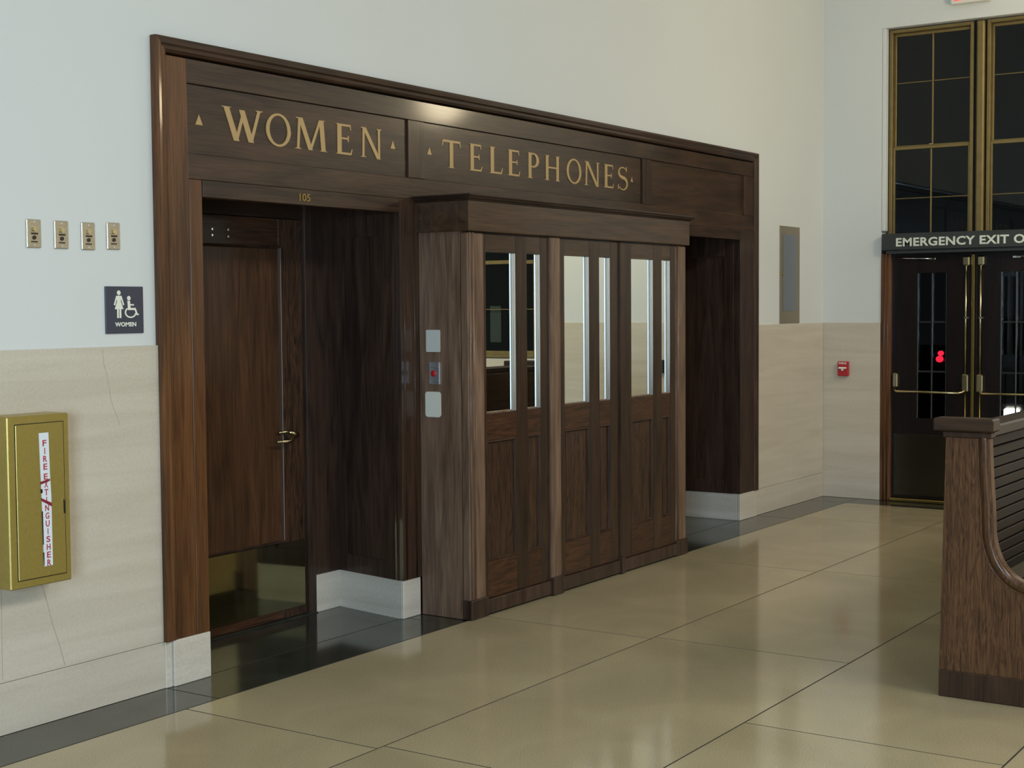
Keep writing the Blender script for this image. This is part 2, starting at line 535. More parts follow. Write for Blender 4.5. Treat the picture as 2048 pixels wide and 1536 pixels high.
# floor: a bed, terrazzo slabs with narrow joints, dark marble border
fl = struct(bx('floor', GROUT, None, X0-0.2, XP+0.4, Y0-0.2, 6.4, -0.12, -0.0007))
JY = 4.452
mesh_cache = {}
def floor_piece(x0, x1, y0, y1, mat, nm):
    x0, x1, y0, y1 = x0+0.004, x1-0.004, y0+0.004, y1-0.004
    key = (round(x1-x0, 3), round(y1-y0, 3), nm)
    if key not in mesh_cache:
        bm = MB()
        bm.box(0, x1-x0, 0, y1-y0, -0.02, 0.0)
        me = bpy.data.meshes.new(nm)
        bmesh.ops.recalc_face_normals(bm.bm, faces=bm.bm.faces)
        bm.bm.to_mesh(me)
        bm.bm.free()
        me.materials.append(mat)
        mesh_cache[key] = me
    o = bpy.data.objects.new(nm, mesh_cache[key])
    COL.objects.link(o)
    o.parent = fl
    o.location = Vector((x0, y0, 0)) - ORG[fl.name]
offs = [6.36, 4.25, 5.26, 6.0, 4.6, 5.5, 6.2, 4.9, 5.7, 6.36, 4.25, 5.26, 6.0, 5.1, 4.4]
XE = 11.62
for r in range(15):
    y1 = JY - r*1.012
    y0 = y1 - 1.012
    xs = [offs[r]+2.15*k for k in range(-8, 5)]
    xs = [X0] + [x for x in xs if X0+0.2 < x < XE-0.2] + [XE]
    for a, b in zip(xs, xs[1:]):
        floor_piece(a, b, y0, y1, TERR, 'terrazzo_slab')
xs = [X0, -4.3, -2.1, 0.1, 2.25, 4.40, 6.10, 8.70, 10.55, XE]
for a, b in zip(xs, xs[1:]):
    floor_piece(a, b, JY, YP, DARKM, 'border_slab')
ys = [YP, JY, 2.4, 0.4, -1.6, -3.6, -7, -11]
for a, b in zip(ys, ys[1:]):
    floor_piece(XE, XP+0.3, b, a, DARKM, 'border_slab')
floor_piece(4.5, 6.3, YP, 5.4, DARKM, 'border_slab')
floor_piece(8.5, 10.6, YP, 6.2, DARKM, 'border_slab')

# ================================================================== THE OAK PORTAL
pt = thing('oak_portal', (7.4, YF, 0), 'tall dark oak portal with gilt lettering framing a doorway and the booth', 'portal', kind='thing')
ZO = 2.145                       # head of the openings
XA, XB, XC = 4.655, 6.062, 6.215     # left stile | opening | pilaster
XD, XE2 = 8.72, 10.235            # right opening
def P(nm, mat, *a, bev=0.002):
    return bx(nm, mat, pt, *a, bev)
yb = YP+0.03
# left stile in two boards, casing
P('stile', WJ, PX0+0.06, 4.578, YF, yb, BH, 2.742)
P('casing', WJ, 4.579, XA, YF-0.0015, yb, BH, ZO+0.075)
# rails of the frieze
P('rail', WX, 4.578, PX1-0.06, YF, yb, 2.637, 2.742)
P('rail', WX, 4.578, PX1-0.06, YF, yb, ZO+0.076, 2.333)
P('casing', WX, XA+0.001, XB-0.001, YF-0.006, yb, ZO, ZO+0.075)
P('casing', WX, XD-0.1, XE2-0.001, YF-0.004, yb, ZO, ZO+0.075)
P('rail', WDKX, XC, XD-0.1, YF+0.006, yb, ZO-0.05, ZO+0.075)
# stiles between the frieze panels
P('stile', WV, 6.146, 6.287, YF, yb, 2.334, 2.636)
P('stile', WV, 8.70, 8.822, YF, yb, 2.334, 2.636)
P('stile', WV, 10.30, PX1-0.06, YF, yb, 2.334, 2.636)
# the sunk panels
for x0, x1, wm in ((4.579, 6.145, WX), (6.288, 8.699, WX), (8.823, 10.299, WX)):
    P('frieze_panel', wm, x0, x1, YF+0.012, yb, 2.335, 2.635, bev=0)
# pilaster and right stile
P('pilaster', WV, XB, XC+0.02, YF-0.004, yb, BH, ZO+0.075)
P('stile', WDK, XE2, PX1-0.06, YF, yb, BH, ZO+0.075)
# outer moulding, mitred, in three lengths: profile (across, out)
prof = [(0.0, YP+0.005), (0.0, YF-0.012), (0.012, YF-0.016), (0.028, YF-0.013), (0.036, YF-0.005), (0.052, YF-0.009), (0.064, YF-0.003), (0.068, YF+0.01), (0.068, YP+0.005)]
def mould(nm, mat, a, b):
    """a, b: functions of the inset giving the two ends of the run"""
    mb = MB()
    mb.loft([[(*a(d)[:1], y, a(d)[1]) for d, y in prof], [(*b(d)[:1], y, b(d)[1]) for d, y in prof]])
    mb.build(nm, mat, pt)
mould('outer_moulding', WJ, lambda d: (PX0+d, BH), lambda d: (PX0+d, PZ-d))
mould('outer_moulding', WX, lambda d: (PX0+d, PZ-d), lambda d: (PX1-d, PZ-d))
mould('outer_moulding', WDK, lambda d: (PX1-d, PZ-d), lambda d: (PX1-d, BH))
# thin bead down the casing and pilaster
for x in (XB+0.03, XB+0.115):
    mb = MB()
    mb.tube([(x, YF-0.004, BH+0.002), (x, YF-0.004, ZO+0.07)], 0.0055, 8)
    mb.build('bead', WV, pt, True)
# marble bases under the stiles
P('plinth', BASE, PX0+0.045, XA, YF-0.006, YP+0.3, 0, BH-0.001, bev=0.003)
P('plinth', BASE, PX0+0.004, PX0+0.044, YF+0.004, YP+0.05, 0, BH-0.001, bev=0.003)
P('plinth', BASE, XB+0.002, XC, YF, YP-0.002, 0, BH-0.001, bev=0.003)
P('plinth', BASE, XE2, PX1-0.012, YF-0.002, YP-0.002, 0, BH-0.001, bev=0.003)
# left recess lining: side wall (slightly splayed), back strip, soffit, hidden left side
YB = 5.28
SX = 6.155
def quadprism(nm, mat, pts, z0, z1):
    mb = MB()
    mb.prism([(x, y, z0) for x, y in pts], (0, 0, z1-z0))
    return mb.build(nm, mat, pt)
quadprism('side_base', BASE, [(XB+0.002, YP-0.001), (SX, YB+0.02), (SX+0.08, YB+0.02), (XB+0.08, YP-0.001)], 0, BH-0.001)
quadprism('side_board', WDK, [(XB+0.006, YP-0.001), (SX+0.004, YB+0.02), (SX+0.06, YB+0.02), (XB+0.06, YP-0.001)], BH, ZO+0.08)
# raised stiles and rails on the side wall leave a sunk panel
def along(t, off):
    return (XB+0.006+(SX-XB-0.002)*t-off, YP+(YB-YP)*t)
def side_strip(nm, mat, t0, t1, z0, z1):
    quadprism(nm, mat, [along(t0, 0.009), along(t1, 0.009), along(t1, -0.01), along(t0, -0.01)], z0, z1)
side_strip('side_stile', WDK, 0.0, 0.22, BH, ZO)
side_strip('side_stile', WDK, 0.86, 1.0, BH, ZO)
side_strip('side_rail', WDK, 0.221, 0.859, BH, 0.30)
side_strip('side_rail', WDK, 0.221, 0.859, 2.03, ZO)
P('back_strip', WDK, 5.955, SX+0.05, YB, YB+0.05, BH, ZO+0.08)
P('back_base', BASE, 5.955, SX+0.02, YB-0.008, YB+0.05, 0, BH-0.001, bev=0.002)
P('soffit', WDKX, XA-0.05, SX+0.06, yb, YB+0.06, ZO+0.082, ZO+0.12, bev=0)
P('side_board', WDK, XA-0.05, XA, yb+0.001, YB+0.06, BH, ZO+0.08, bev=0)
P('back_board', WDK, XA-0.02, 4.92, YB, YB+0.05, BH, ZO+0.08, bev=0)
# right recess lining
P('side_board', WDK, XE2+0.004, XE2+0.06, YP-0.001, 6.1, BH, ZO+0.08, bev=0)
P('side_base', BASE, XE2, XE2+0.08, YP-0.001, 6.1, 0, BH-0.001, bev=0.002)
P('side_stile', WDK, XE2-0.006, XE2+0.01, YP+0.03, YP+0.11, BH, ZO+0.08)
P('side_stile', WDK, XE2-0.006, XE2+0.01, YP+0.62, YP+0.72, BH, ZO+0.08)
P('side_rail', WDK, XE2-0.006, XE2+0.01, YP+0.111, YP+0.619, 2.02, ZO+0.08)
P('side_rail', WDK, XE2-0.006, XE2+0.01, YP+0.111, YP+0.619, BH, 0.30)
P('soffit', WDKX, 8.5, XE2+0.06, yb, 6.15, ZO+0.082, ZO+0.12, bev=0)
P('back_board', WDK, 8.4, XE2+0.06, 6.1, 6.15, 0, ZO+0.08, bev=0)
P('side_board', WDK, 8.62, 8.66, yb, 6.1, 0, ZO+0.08, bev=0)
# gilt letters
def word(txt, ext, z0, z1, yface):
    h = z1-z0
    for c, (a, b) in zip(txt, ext):
        pgs = glyph(c)[1]
        g0, g1 = min(p[0] for pg in pgs for p in pg), max(p[0] for pg in pgs for p in pg)
        sx = (b-a)/(g1-g0)
        mb = MB()
        for k, pg in enumerate(pgs):
            mb.prism([(a+(px-g0)*sx, yface-0.0032-0.00008*k, z0+pz*h) for px, pz in pg], (0, 0.006, 0))
        mb.build('gilt_letter', GILT, pt)
word('WOMEN', ((4.790, 5.063), (5.080, 5.249), (5.274, 5.512), (5.573, 5.703), (5.764, 5.938)), 2.413, 2.563, YF+0.012)
word('TELEPHONES', ((6.455, 6.632), (6.709, 6.838), (6.906, 7.045), (7.093, 7.226), (7.301, 7.431), (7.495, 7.669), (7.745, 7.920), (7.955, 8.151), (8.200, 8.33), (8.383, 8.514)), 2.413, 2.563, YF+0.012)
def tri(x, z, s):
    mb = MB()
    mb.prism([(x-s, YF+0.009, z-s), (x+s, YF+0.009, z-s), (x, YF+0.009, z+s*1.1)], (0, 0.006, 0))
    mb.build('gilt_triangle', GILT, pt)
for x, z, s in ((4.655, 2.484, 0.022), (6.028, 2.494, 0.02), (6.343, 2.489, 0.019), (8.57, 2.487, 0.015)):
    tri(x, z, s)
put_text('room_number', '105', GILTD, pt, lambda u, v, w_: (5.285+u, YF-0.0075-w_, 2.163+v), 0.078, 0.037, 0.0008, 0.002)

# ================================================================== WOMEN'S ROOM DOOR
d1 = thing('door_1', (5.44, YB+0.03, 0), "oak restroom door with brass lever and kick plate, under the gilt WOMEN sign", 'door', kind='structure')
dx0, dx1, dz1 = 4.985, 5.892, 2.118
yd = YB+0.012
def Dd(nm, mat, *a, bev=0.0015):
    return bx(nm, mat, d1, *a, bev)
Dd('leaf', WV, dx0, dx1, yd+0.006, yd+0.04, 0.008, dz1)
Dd('stile', WFIG, 5.712, dx1, yd, yd+0.012, 0.008, dz1)
Dd('stile', WFIG, dx0, dx0+0.13, yd, yd+0.012, 0.008, dz1)
Dd('rail', WFIGX, dx0+0.131, 5.711, yd, yd+0.012, 1.968, dz1)
Dd('rail', WFIGX, dx0+0.131, 5.711, yd, yd+0.012, 0.008, 0.43)
bx('moulding_highlight', simple('moulding_highlight', lin(168, 142, 128), 0.3), d1, 5.7155, 5.7235, yd-0.008, yd+0.002, 0.425, 1.968, 0.002)  # pale strip: highlight along the moulding's right edge, painted as colour
mbx = bead('panel_moulding', WDK, d1, 5.09, 5.722, 0.415, 1.975, 0.016, yd-0.006, yd+0.006)
Dd('panel', wood('oak_door_panel', 2, lin(52, 33, 20), lin(92, 62, 40)), 5.105, 5.708, yd+0.001, yd+0.009, 0.43, 1.96, bev=0)
kp = Dd('kick_plate', BRASSK, dx0+0.02, dx1-0.012, yd-0.004, yd, 0.055, 0.412, bev=0.001)
for x, z in ((5.236, 2.046), (5.346, 2.047), (5.236, 2.016), (5.346, 2.013)):
    mb = MB()
    mb.disc((x, yd-0.004, z), (0, 1, 0), 0.006, 0.006, 10)
    mb.build('closer_bolt', CHROME, d1)
# lever set
MB().disc((5.740, yd-0.006, 1.000), (0, 1, 0), 0.024, 0.007, 20).build('lever_rose', BRASSB, d1)
MB().tube([(5.740, yd-0.004, 1.000), (5.740, yd-0.03, 1.000), (5.752, yd-0.046, 0.994), (5.785, yd-0.056, 0.982)], [0.010, 0.010, 0.009, 0.0075], 12).build('lever_neck', BRASSB, d1, True)
MB().tube([(5.785, yd-0.056, 0.982), (5.735, yd-0.060, 0.966), (5.712, yd-0.062, 0.957), (5.695, yd-0.062, 0.955), (5.622, yd-0.056, 0.957)], [0.0075, 0.0085, 0.0115, 0.0085, 0.006], 12).build('lever', BRASSB, d1, True)
MB().tube([(5.680, yd-0.016, 0.999), (5.738, yd-0.022, 1.001), (5.770, yd-0.016, 0.998)], [0.005, 0.011, 0.005], 10).build('thumb_turn', BRASSB, d1, True)
# jambs
Dd('jamb', WDK, dx1+0.004, 5.953, yd-0.02, YB+0.07, 0, ZO+0.08)
Dd('jamb', WDK, 4.92, dx0-0.004, yd-0.02, YB+0.07, 0, ZO+0.08)
Dd('head_jamb', WDKX, 4.92, 5.953, yd-0.006, YB+0.07, dz1+0.004, ZO+0.08)
Dd('threshold', DARKM, 4.93, 5.953, yd-0.03, YB+0.07, 0, 0.006)

# ================================================================== TELEPHONE BOOTH
bt = thing('telephone_booth', (7.45, 4.6, 0), 'projecting dark oak telephone booth with mirrored panes under the TELEPHONES lettering', 'booth', kind='thing')
yf = 4.437
BX0, BX1 = 6.220, 8.695
def B(nm, mat, *a, bev=0.002, parent=None):
    return bx(nm, mat, parent or bt, *a, bev)
# left side: three upright boards
for y0, y1 in ((yf+0.052, 4.545), (4.546, 4.668), (4.669, YF-0.005)):
    B('side_board', WB, BX0, BX0+0.03, y0, y1, 0.002, 2.05, bev=0.001)
for y0, y1 in ((yf+0.052, 4.60), (4.601, YF-0.005)):
    B('side_board', WDK, BX1-0.03, BX1, y0, y1, 0.002, 2.05, bev=0.001)
B('roof', WDKX, BX0+0.031, BX1-0.031, yf+0.03, YF-0.005, 2.01, 2.05, bev=0)
B('back_board', WDKX, BX0+0.031, BX1-0.031, YF-0.022, YF-0.006, 0.003, 2.0, bev=0)
# front posts with rounded corners
for x0, x1, d, mt in ((BX0, 6.366, 0.0, WB), (7.008, 7.112, 0.012, WB), (7.803, 7.838, 0.008, WV), (8.552, BX1, 0.0, WB)):
    B('post', mt, x0, x1, yf-d, yf+0.05, 0.10, 2.04, bev=0.006)
    B('post_block', WDK, x0-0.006, x1+0.006, yf-d-0.012, yf+0.05, 0.003, 0.105, bev=0.003)
mb = MB()
for x in (BX0+0.012, BX0+0.042):
    mb = MB()
    mb.tube([(x, yf-0.002, 0.11), (x, yf-0.002, 2.04)], 0.007, 8)
    mb.build('bead', WB, bt, True)
mb = MB()
mb.tube([(8.575, yf-0.002, 0.11), (8.575, yf-0.002, 2.04)], 0.008, 8)
mb.build('bead', WB, bt, True)
# three doors
def booth_door(x0, x1, lites, tilt):
    dr = bpy.data.objects.new('door', None)
    COL.objects.link(dr)
    dr.parent = bt
    ORG[dr.name] = ORG[bt.name]
    dr.empty_display_size = 0.1
    yd_ = yf+0.004
    th = yd_+0.034
    (a0, a1), (b0, b1) = lites
    q = lambda nm, mat, *a, bev=0.0015: bx(nm, mat, dr, *a, bev)
    z0, z1, z2, z3 = 0.285, 0.935, 1.081, 1.942
    # stiles
    for s0, s1 in ((x0, a0), (a1, b0), (b1, x1)):
        if s1-s0 > 0.004:
            q('stile', WV, s0, s1, yd_, th, 0.09, 2.036)
    for s0, s1 in ((a0, a1), (b0, b1)):
        q('rail', WBX, s0, s1, yd_+0.001, th, z3, 2.036)
        q('rail', WFIGX, s0, s1, yd_+0.001, th, z1, z2)
        q('rail', WFIGX, s0, s1, yd_+0.001, th, 0.09, z0)
        q('panel', WFIG, s0, s1, yd_+0.014, yd_+0.03, z0, z1, bev=0)
        bead('panel_moulding', WMLD, dr, s0, s1, z0, z1, 0.014, yd_+0.001, yd_+0.013)
        # the mirrored pane and its bright bevelled beads
    for k, (s0, s1) in enumerate(((a0, a1), (b0, b1))):
        t = tilt[k]*(s1-s0)
        yp = yd_+0.022
        mb_ = MB()
        mb_.prism([(s0, yp+t/2, z2), (s1, yp-t/2, z2), (s1, yp-t/2, z3), (s0, yp+t/2, z3)], (0, 0.006, 0))
        mb_.build('mirror_pane', MIRROR, dr)
        for j in range(2):
            mb_ = MB()
            xx = s1-0.0045-j*0.0095
            mb_.prism([(xx+0.0035, yd_+0.003+j*0.007, z2+0.002), (xx-0.0045, yd_+0.008+j*0.007, z2+0.002), (xx-0.0035, yd_+0.021, z2+0.002), (xx+0.0035, yd_+0.021, z2+0.002)], (0, 0, z3-z2-0.004))
            mb_.build('glazing_bead', STEEL, dr)
        q('sill_bead', WB, s0, s1-0.03, yd_+0.006, yd_+0.022, z2-0.001, z2+0.008)
    q('plinth', WDK, x0+0.006, x1-0.006, yd_-0.016, th, 0.012, 0.088, bev=0.003)
booth_door(6.366, 7.008, ((6.388, 6.675), (6.785, 6.922)), (0.0, 0.0166))
booth_door(7.112, 7.803, ((7.178, 7.458), (7.574, 7.705)), (0.0, 0.0))
booth_door(7.838, 8.552, ((7.965, 8.251), (8.365, 8.482)), (0.0, 0.0))
B('base_gap', SOIL, BX0+0.03, BX1-0.03, yf+0.012, yf+0.05, 0.0, 0.02, bev=0)
# header and stepped cornice, mitred round three sides
def wrap(nm, mat, prof):
    """prof: list of (overhang, z) going round; swept along left side, front, right side"""
    mb = MB()
    def ringat(fn):
        return [fn(d, z) for d, z in prof]
    mb.loft([ringat(lambda d, z: (BX0-d, YF-0.005, z)), ringat(lambda d, z: (BX0-d, yf-d, z)), ringat(lambda d, z: (BX1+d, yf-d, z)), ringat(lambda d, z: (BX1+d, YF-0.005, z))])
    return mb.build(nm, mat, bt)
wrap('header', WBX, [(-0.03, 2.045), (0.016, 2.045), (0.018, 2.05), (0.018, 2.202), (-0.03, 2.202)])
wrap('cornice', WDKX, [(-0.03, 2.2025), (0.022, 2.2025), (0.026, 2.212), (0.040, 2.214), (0.044, 2.224), (0.052, 2.228), (0.052, 2.236), (-0.03, 2.244)])
# cover plates and call button on the booth's left side
def cover(z0, z1, y0, y1, nm, lab, mat, rnd):
    mb = MB()
    pts = []
    for cy, cz, a in ((y0+rnd, z0+rnd, 180), (y1-rnd, z0+rnd, 270), (y1-rnd, z1-rnd, 0), (y0+rnd, z1-rnd, 90)):
        for k in range(5):
            t = math.radians(a+22.5*k)
            pts.append((BX0-0.0045, cy+rnd*math.cos(t), cz+rnd*math.sin(t)))
    mb.prism(pts, (0.005, 0, 0))
    return tag(mb.build(nm, mat), lab, 'cover plate')
cover(1.414, 1.531, 4.620, 4.711, 'cover_plate', 'upper pale blank cover plate on the booth side, above the call button', IVORY2, 0.006)
cover(1.068, 1.203, 4.618, 4.720, 'cover_plate', 'lower ivory blank cover plate on the booth side, below the call button', IVORY, 0.016)
cb = thing('call_button', (BX0, 4.655, 1.243), 'chrome call button plate with a red button on the booth side', 'call button')
bx('back_plate', BRCHR, cb, BX0-0.006, BX0, 4.621, 4.691, 1.243, 1.360, 0.001)
bx('edge_rib', BRCHR, cb, BX0-0.012, BX0-0.006, 4.621, 4.627, 1.243, 1.360, 0.001)
for z in (1.264, 1.336):
    bx('cross_rib', BRCHR, cb, BX0-0.010, BX0-0.006, 4.628, 4.691, z-0.004, z+0.004, 0.001)
MB().tube([(BX0-0.006, 4.660, 1.300), (BX0-0.014, 4.660, 1.300), (BX0-0.017, 4.660, 1.300)], [0.016, 0.016, 0.010], 16).build('red_button', RED, cb, False)

# ================================================================== EXIT DOORS AND WINDOWS IN THE FAR WALL
FX = XP+0.085
tr = struct(bx('trim_1', WJ, None, XP-0.012, XP+0.09, DY1-0.085, DY1-0.001, 0, 2.07, 0.004), 'left wooden jamb of the emergency exit beside the red pull station', 'door jamb')
tr2 = struct(bx('trim_2', WJ, None, XP-0.012, XP+0.09, DY0+0.001, DY0+0.085, 0, 2.07, 0.004), 'right wooden jamb of the emergency exit, the one hidden by the bench', 'door jamb')
for nm, y in (('bead', DY1-0.03), ('bead', DY1-0.06)):
    mb = MB(); mb.tube([(XP-0.013, y, 0.0), (XP-0.013, y, 2.07)], 0.006, 8); mb.build(nm, WJ, tr, True)
MY = 3.505                                    # centre of the meeting post
tm = struct(bx('trim_3', BRASS, None, XP-0.004, XP+0.05, MY-0.012, MY+0.012, 0.03, 2.05, 0.003), 'thin brass meeting post between the two emergency exit doors', 'post')
tt = struct(bx('trim_4', WDR, None, XP-0.0, XP+0.10, DY0+0.002, DY1-0.002, 2.072, 2.12, 0.003), 'wooden transom behind the emergency exit sign', 'transom')
th = struct(bx('trim_5', BRASS, None, XP-0.03, XP+0.12, DY0+0.086, DY1-0.086, 0.0, 0.028, 0.006), 'brass threshold under the emergency exit doors', 'threshold')
def exit_door(num, y0, y1, hinge, lab):
    """hinge +1: hinged at the high-y side"""
    d = thing('door_%d' % num, (XP+0.03, (y0+y1)/2, 0.03), lab, 'door', kind='structure')
    xf = XP+0.03
    q = lambda nm, mat, *a, bev=0.0015: bx(nm, mat, d, *a, bev)
    wd = y1-y0
    ym = (y0+y1)/2
    l0, l1 = ym-0.128, ym+0.128             # lite
    lz0, lz1 = 0.70, 1.905
    q('stile', WDR, xf, xf+0.045, y0, l0, 0.03, 2.065)
    q('stile', WDR, xf, xf+0.045, l1, y1, 0.03, 2.065)
    q('rail', WDR, xf, xf+0.045, l0, l1, lz1, 2.065)
    q('rail', WDR, xf, xf+0.045, l0, l1, 0.03, lz0)
    q('glass_pane', GLASS, xf+0.018, xf+0.024, l0, l1, lz0, lz1, bev=0)
    for yy in (l0+0.008, ym, l1-0.008):
        q('glazing_bar', GBAR, xf+0.004, xf+0.017, yy-0.006, yy+0.006, lz0, lz1, bev=0.002)
    for zz in (1.50, 1.09):
        q('cross_bar', BLACK, xf+0.006, xf+0.017, l0, l1, zz-0.007, zz+0.007)
    q('kick_plate', simple('dark_bronze_plate', lin(62, 58, 44), 0.2, 0.7), xf-0.003, xf, y0+0.02, y1-0.02, 0.05, 0.565)
    # panic bar and vertical rod
    ys = y0+0.045 if hinge > 0 else y1-0.045      # lock side
    yh = y1-0.035 if hinge > 0 else y0+0.035
    sg = 1 if hinge > 0 else -1
    mb = MB()
    mb.tube([(xf-0.02, ys, 0.945), (xf-0.05, ys+sg*0.012, 0.93), (xf-0.075, ys+sg*0.035, 0.922), (xf-0.075, yh-sg*0.03, 0.925), (xf-0.05, yh, 0.935), (xf-0.02, yh, 0.95)], 0.0095, 10)
    mb.build('push_bar', BRASSB, d, True)
    q('lock_case', BRASSB, xf-0.04, xf-0.001, ys-0.026, ys+0.026, 0.93, 1.075, bev=0.008)
    q('hinge_case', BRASSB, xf-0.035, xf-0.001, yh-0.022, yh+0.022, 0.955, 1.075, bev=0.008)
    q('top_latch', BRASSB, xf-0.035, xf-0.001, ys-0.028, ys+0.028, 1.955, 2.035, bev=0.010)
    mb = MB()
    mb.tube([(xf-0.02, ys, 1.955), (xf-0.02, ys, 1.075)], 0.008, 8)
    mb.build('latch_rod', BRASSB, d, True)
    mb = MB()
    mb.tube([(xf-0.02, ys, 0.93), (xf-0.02, ys, 0.06)], 0.006, 8)
    mb.build('latch_rod', BRASS, d, True)
    q('rod_guide', BRASSB, xf-0.032, xf-0.001, ys-0.014, ys+0.014, 1.525, 1.543, bev=0.003)
    mb = MB()
    mb.tube([(xf-0.012, yh+sg*0.01, 2.032), (xf-0.025, ym+0.02*sg, 2.022), (xf-0.003, ym, 2.02)], 0.006, 8)
    mb.build('closer_arm', CHROME, d, True)
    q('closer_shoe', CHROME, xf-0.012, xf-0.001, ym-0.03, ym+0.03, 2.01, 2.03, bev=0.003)
    return d
exit_door(2, MY+0.014, DY1-0.087, 1, 'left dark exit door with brass panic bar, beside the red pull station')
exit_door(3, DY0+0.087, MY-0.014, -1, 'right dark exit door with brass panic bar, behind the bench')

def sash_window(num, y0, y1, z0, z1, zm, lab, mat, xf, cols=2, hm=(0.5, 0.5)):
    wn = thing('window_%d' % num, (xf, (y0+y1)/2, z0), lab, 'window', kind='structure')
    q = lambda nm, mt, *a, bev=0.003: bx(nm, mt, wn, *a, bev)
    fr = 0.028
    q('frame', mat, xf-0.02, xf+0.08, y0, y0+fr, z0, z1)
    q('frame', mat, xf-0.02, xf+0.08, y1-fr, y1, z0, z1)
    q('frame', mat, xf-0.02, xf+0.08, y0+fr, y1-fr, z1-fr, z1)
    q('frame', mat, xf-0.02, xf+0.08, y0+fr, y1-fr, z0, z0+fr)
    for (s0, s1, xo, f) in ((zm-0.012, z1-fr, 0.03, hm[0]), (z0+fr, zm+0.012, 0.0, hm[1])):
        a0, a1 = y0+fr, y1-fr
        st = 0.018
        x_ = xf+xo
        q('sash_stile', mat, x_, x_+0.028, a0, a0+st, s0, s1)
        q('sash_stile', mat, x_, x_+0.028, a1-st, a1, s0, s1)
        q('sash_rail', mat, x_, x_+0.028, a0+st, a1-st, s0, s0+0.036)
        q('sash_rail', mat, x_, x_+0.028, a0+st, a1-st, s1-0.026, s1)
        ymid = [(a0+st)+(a1-a0-2*st)*k/cols for k in range(cols+1)]
        zz = [s0+0.036, s0+0.036+(s1-s0-0.062)*f, s1-0.026]
        for k in range(1, cols):
            q('muntin', mat, x_+0.004, x_+0.022, ymid[k]-0.0065, ymid[k]+0.0065, zz[0], zz[2], bev=0.002)
        for i in range(cols):
            q('muntin', mat, x_+0.006, x_+0.020, ymid[i]+(0.0065 if i else 0), ymid[i+1]-(0.0065 if i < cols-1 else 0), zz[1]-0.004, zz[1]+0.004, bev=0.002)
            for j in range(2):
                q('glass_pane', GLASS, x_+0.011, x_+0.015, ymid[i], ymid[i+1], zz[j], zz[j+1], bev=0)
    return wn
w1 = sash_window(1, 3.535, 4.235, 2.122, 3.925, 2.945, 'left brass sash window above the emergency exit sign', BRASSF, FX, 2, (0.575, 0.46))
w2 = sash_window(2, 2.78, 3.43, 2.122, 3.925, 2.945, 'right brass sash window above the emergency exit sign', BRASSF, FX, 2, (0.575, 0.46))
for wn, yc in ((w1, 3.885), (w2, 3.105)):
    bx('sash_lock', BRASSB, wn, FX+0.0, FX+0.028, yc-0.02, yc+0.02, 2.96, 2.972, 0.003)
mb = MB()
mb.box(FX-0.055, FX+0.09, 3.442, 3.505, 2.122, 3.925, 0.012)
mull = struct(mb.build('trim_6', BRASSF), 'heavy brass mullion between the two tall sash windows', 'mullion')
bx('groove', SOIL, mull, FX+0.0, FX+0.08, 3.505, 3.535, 2.122, 3.925, 0)
# thin plaster casing round the head of the opening
for nm, a in (('trim_7', (XP-0.003, XP+0.06, DY1-0.032, DY1-0.002, 2.26, DZ-0.002)), ('trim_8', (XP-0.003, XP+0.06, DY0+0.002, DY0+0.018, 2.26, DZ-0.002))):
    struct(bx(nm, PLAS, None, *a, 0.003))

# emergency exit sign
sg = thing('exit_sign_board', (11.88, 3.5, 2.08), 'long charcoal sign board reading EMERGENCY EXIT ONLY above the exit doors', 'sign')
SY0, SY1 = 2.77, 4.243
bx('board', SIGNDK, sg, 11.875, 11.944, SY0, SY1, 2.096, 2.232, 0.003)
bx('lower_lip', SIGNDK, sg, 11.895, 11.944, SY0+0.03, SY1-0.032, 2.066, 2.095, 0.002)
put_text('lettering', 'EMERGENCY EXIT ONLY', SIGNTX, sg, lambda u, v, w_: (11.8745-w_, 4.121-u, 2.124+v), 1.262, 0.071, 0.0028, 0.002, 1.06)

# red lit exit sign above
ex = thing('lit_exit_sign', (XP, 3.53, 4.05), 'white exit sign box with glowing red letters, high above the exit doors', 'exit sign')
bx('housing', WHITEP, ex, XP-0.07, XP, 3.375, 3.685, 4.05, 4.26, 0.006)
put_text('lettering', 'EXIT', EXITR, ex, lambda u, v, w_: (XP-0.0705-w_, 3.655-u, 4.075+v), 0.25, 0.155, 0.004, 0.002)

# red pull station
ps = thing('fire_alarm_pull', (XW, 4.585, 1.042), 'small red fire alarm pull station on the stone wall beside the exit door', 'fire alarm')
def pull(root, yc, z0, red):
    bx('body', red, root, XW-0.035, XW, yc-0.047, yc+0.047, z0, z0+0.124, 0.005)
    bx('pull_bar', SIGNW, root, XW-0.050, XW-0.035, yc-0.033, yc+0.033, z0+0.062, z0+0.077, 0.002)
    bx('pull_tab', SIGNW, root, XW-0.048, XW-0.035, yc-0.010, yc+0.010, z0+0.047, z0+0.0615, 0.002)
    put_text('lettering', 'FIRE', SIGNW, root, lambda u, v, w_: (XW-0.0355-w_, yc+0.034-u, z0+0.101+v), 0.068, 0.016, 0.0004, 0.001)
pull(ps, 4.585, 1.042, RED)
# wall telephone jack seen in the panes, right of the exit
wb = thing('wall_box', (XW, 2.58, 1.03), 'small dark wall box on the stone right of the exit, mirrored in the last pane', 'wall box')
bx('body', SIGNDK, wb, XW-0.035, XW, 2.54, 2.62, 1.035, 1.155, 0.004)
bx('cover', GREYC, wb, XW-0.038, XW-0.0352, 2.57, 2.615, 1.045, 1.145, 0.001)

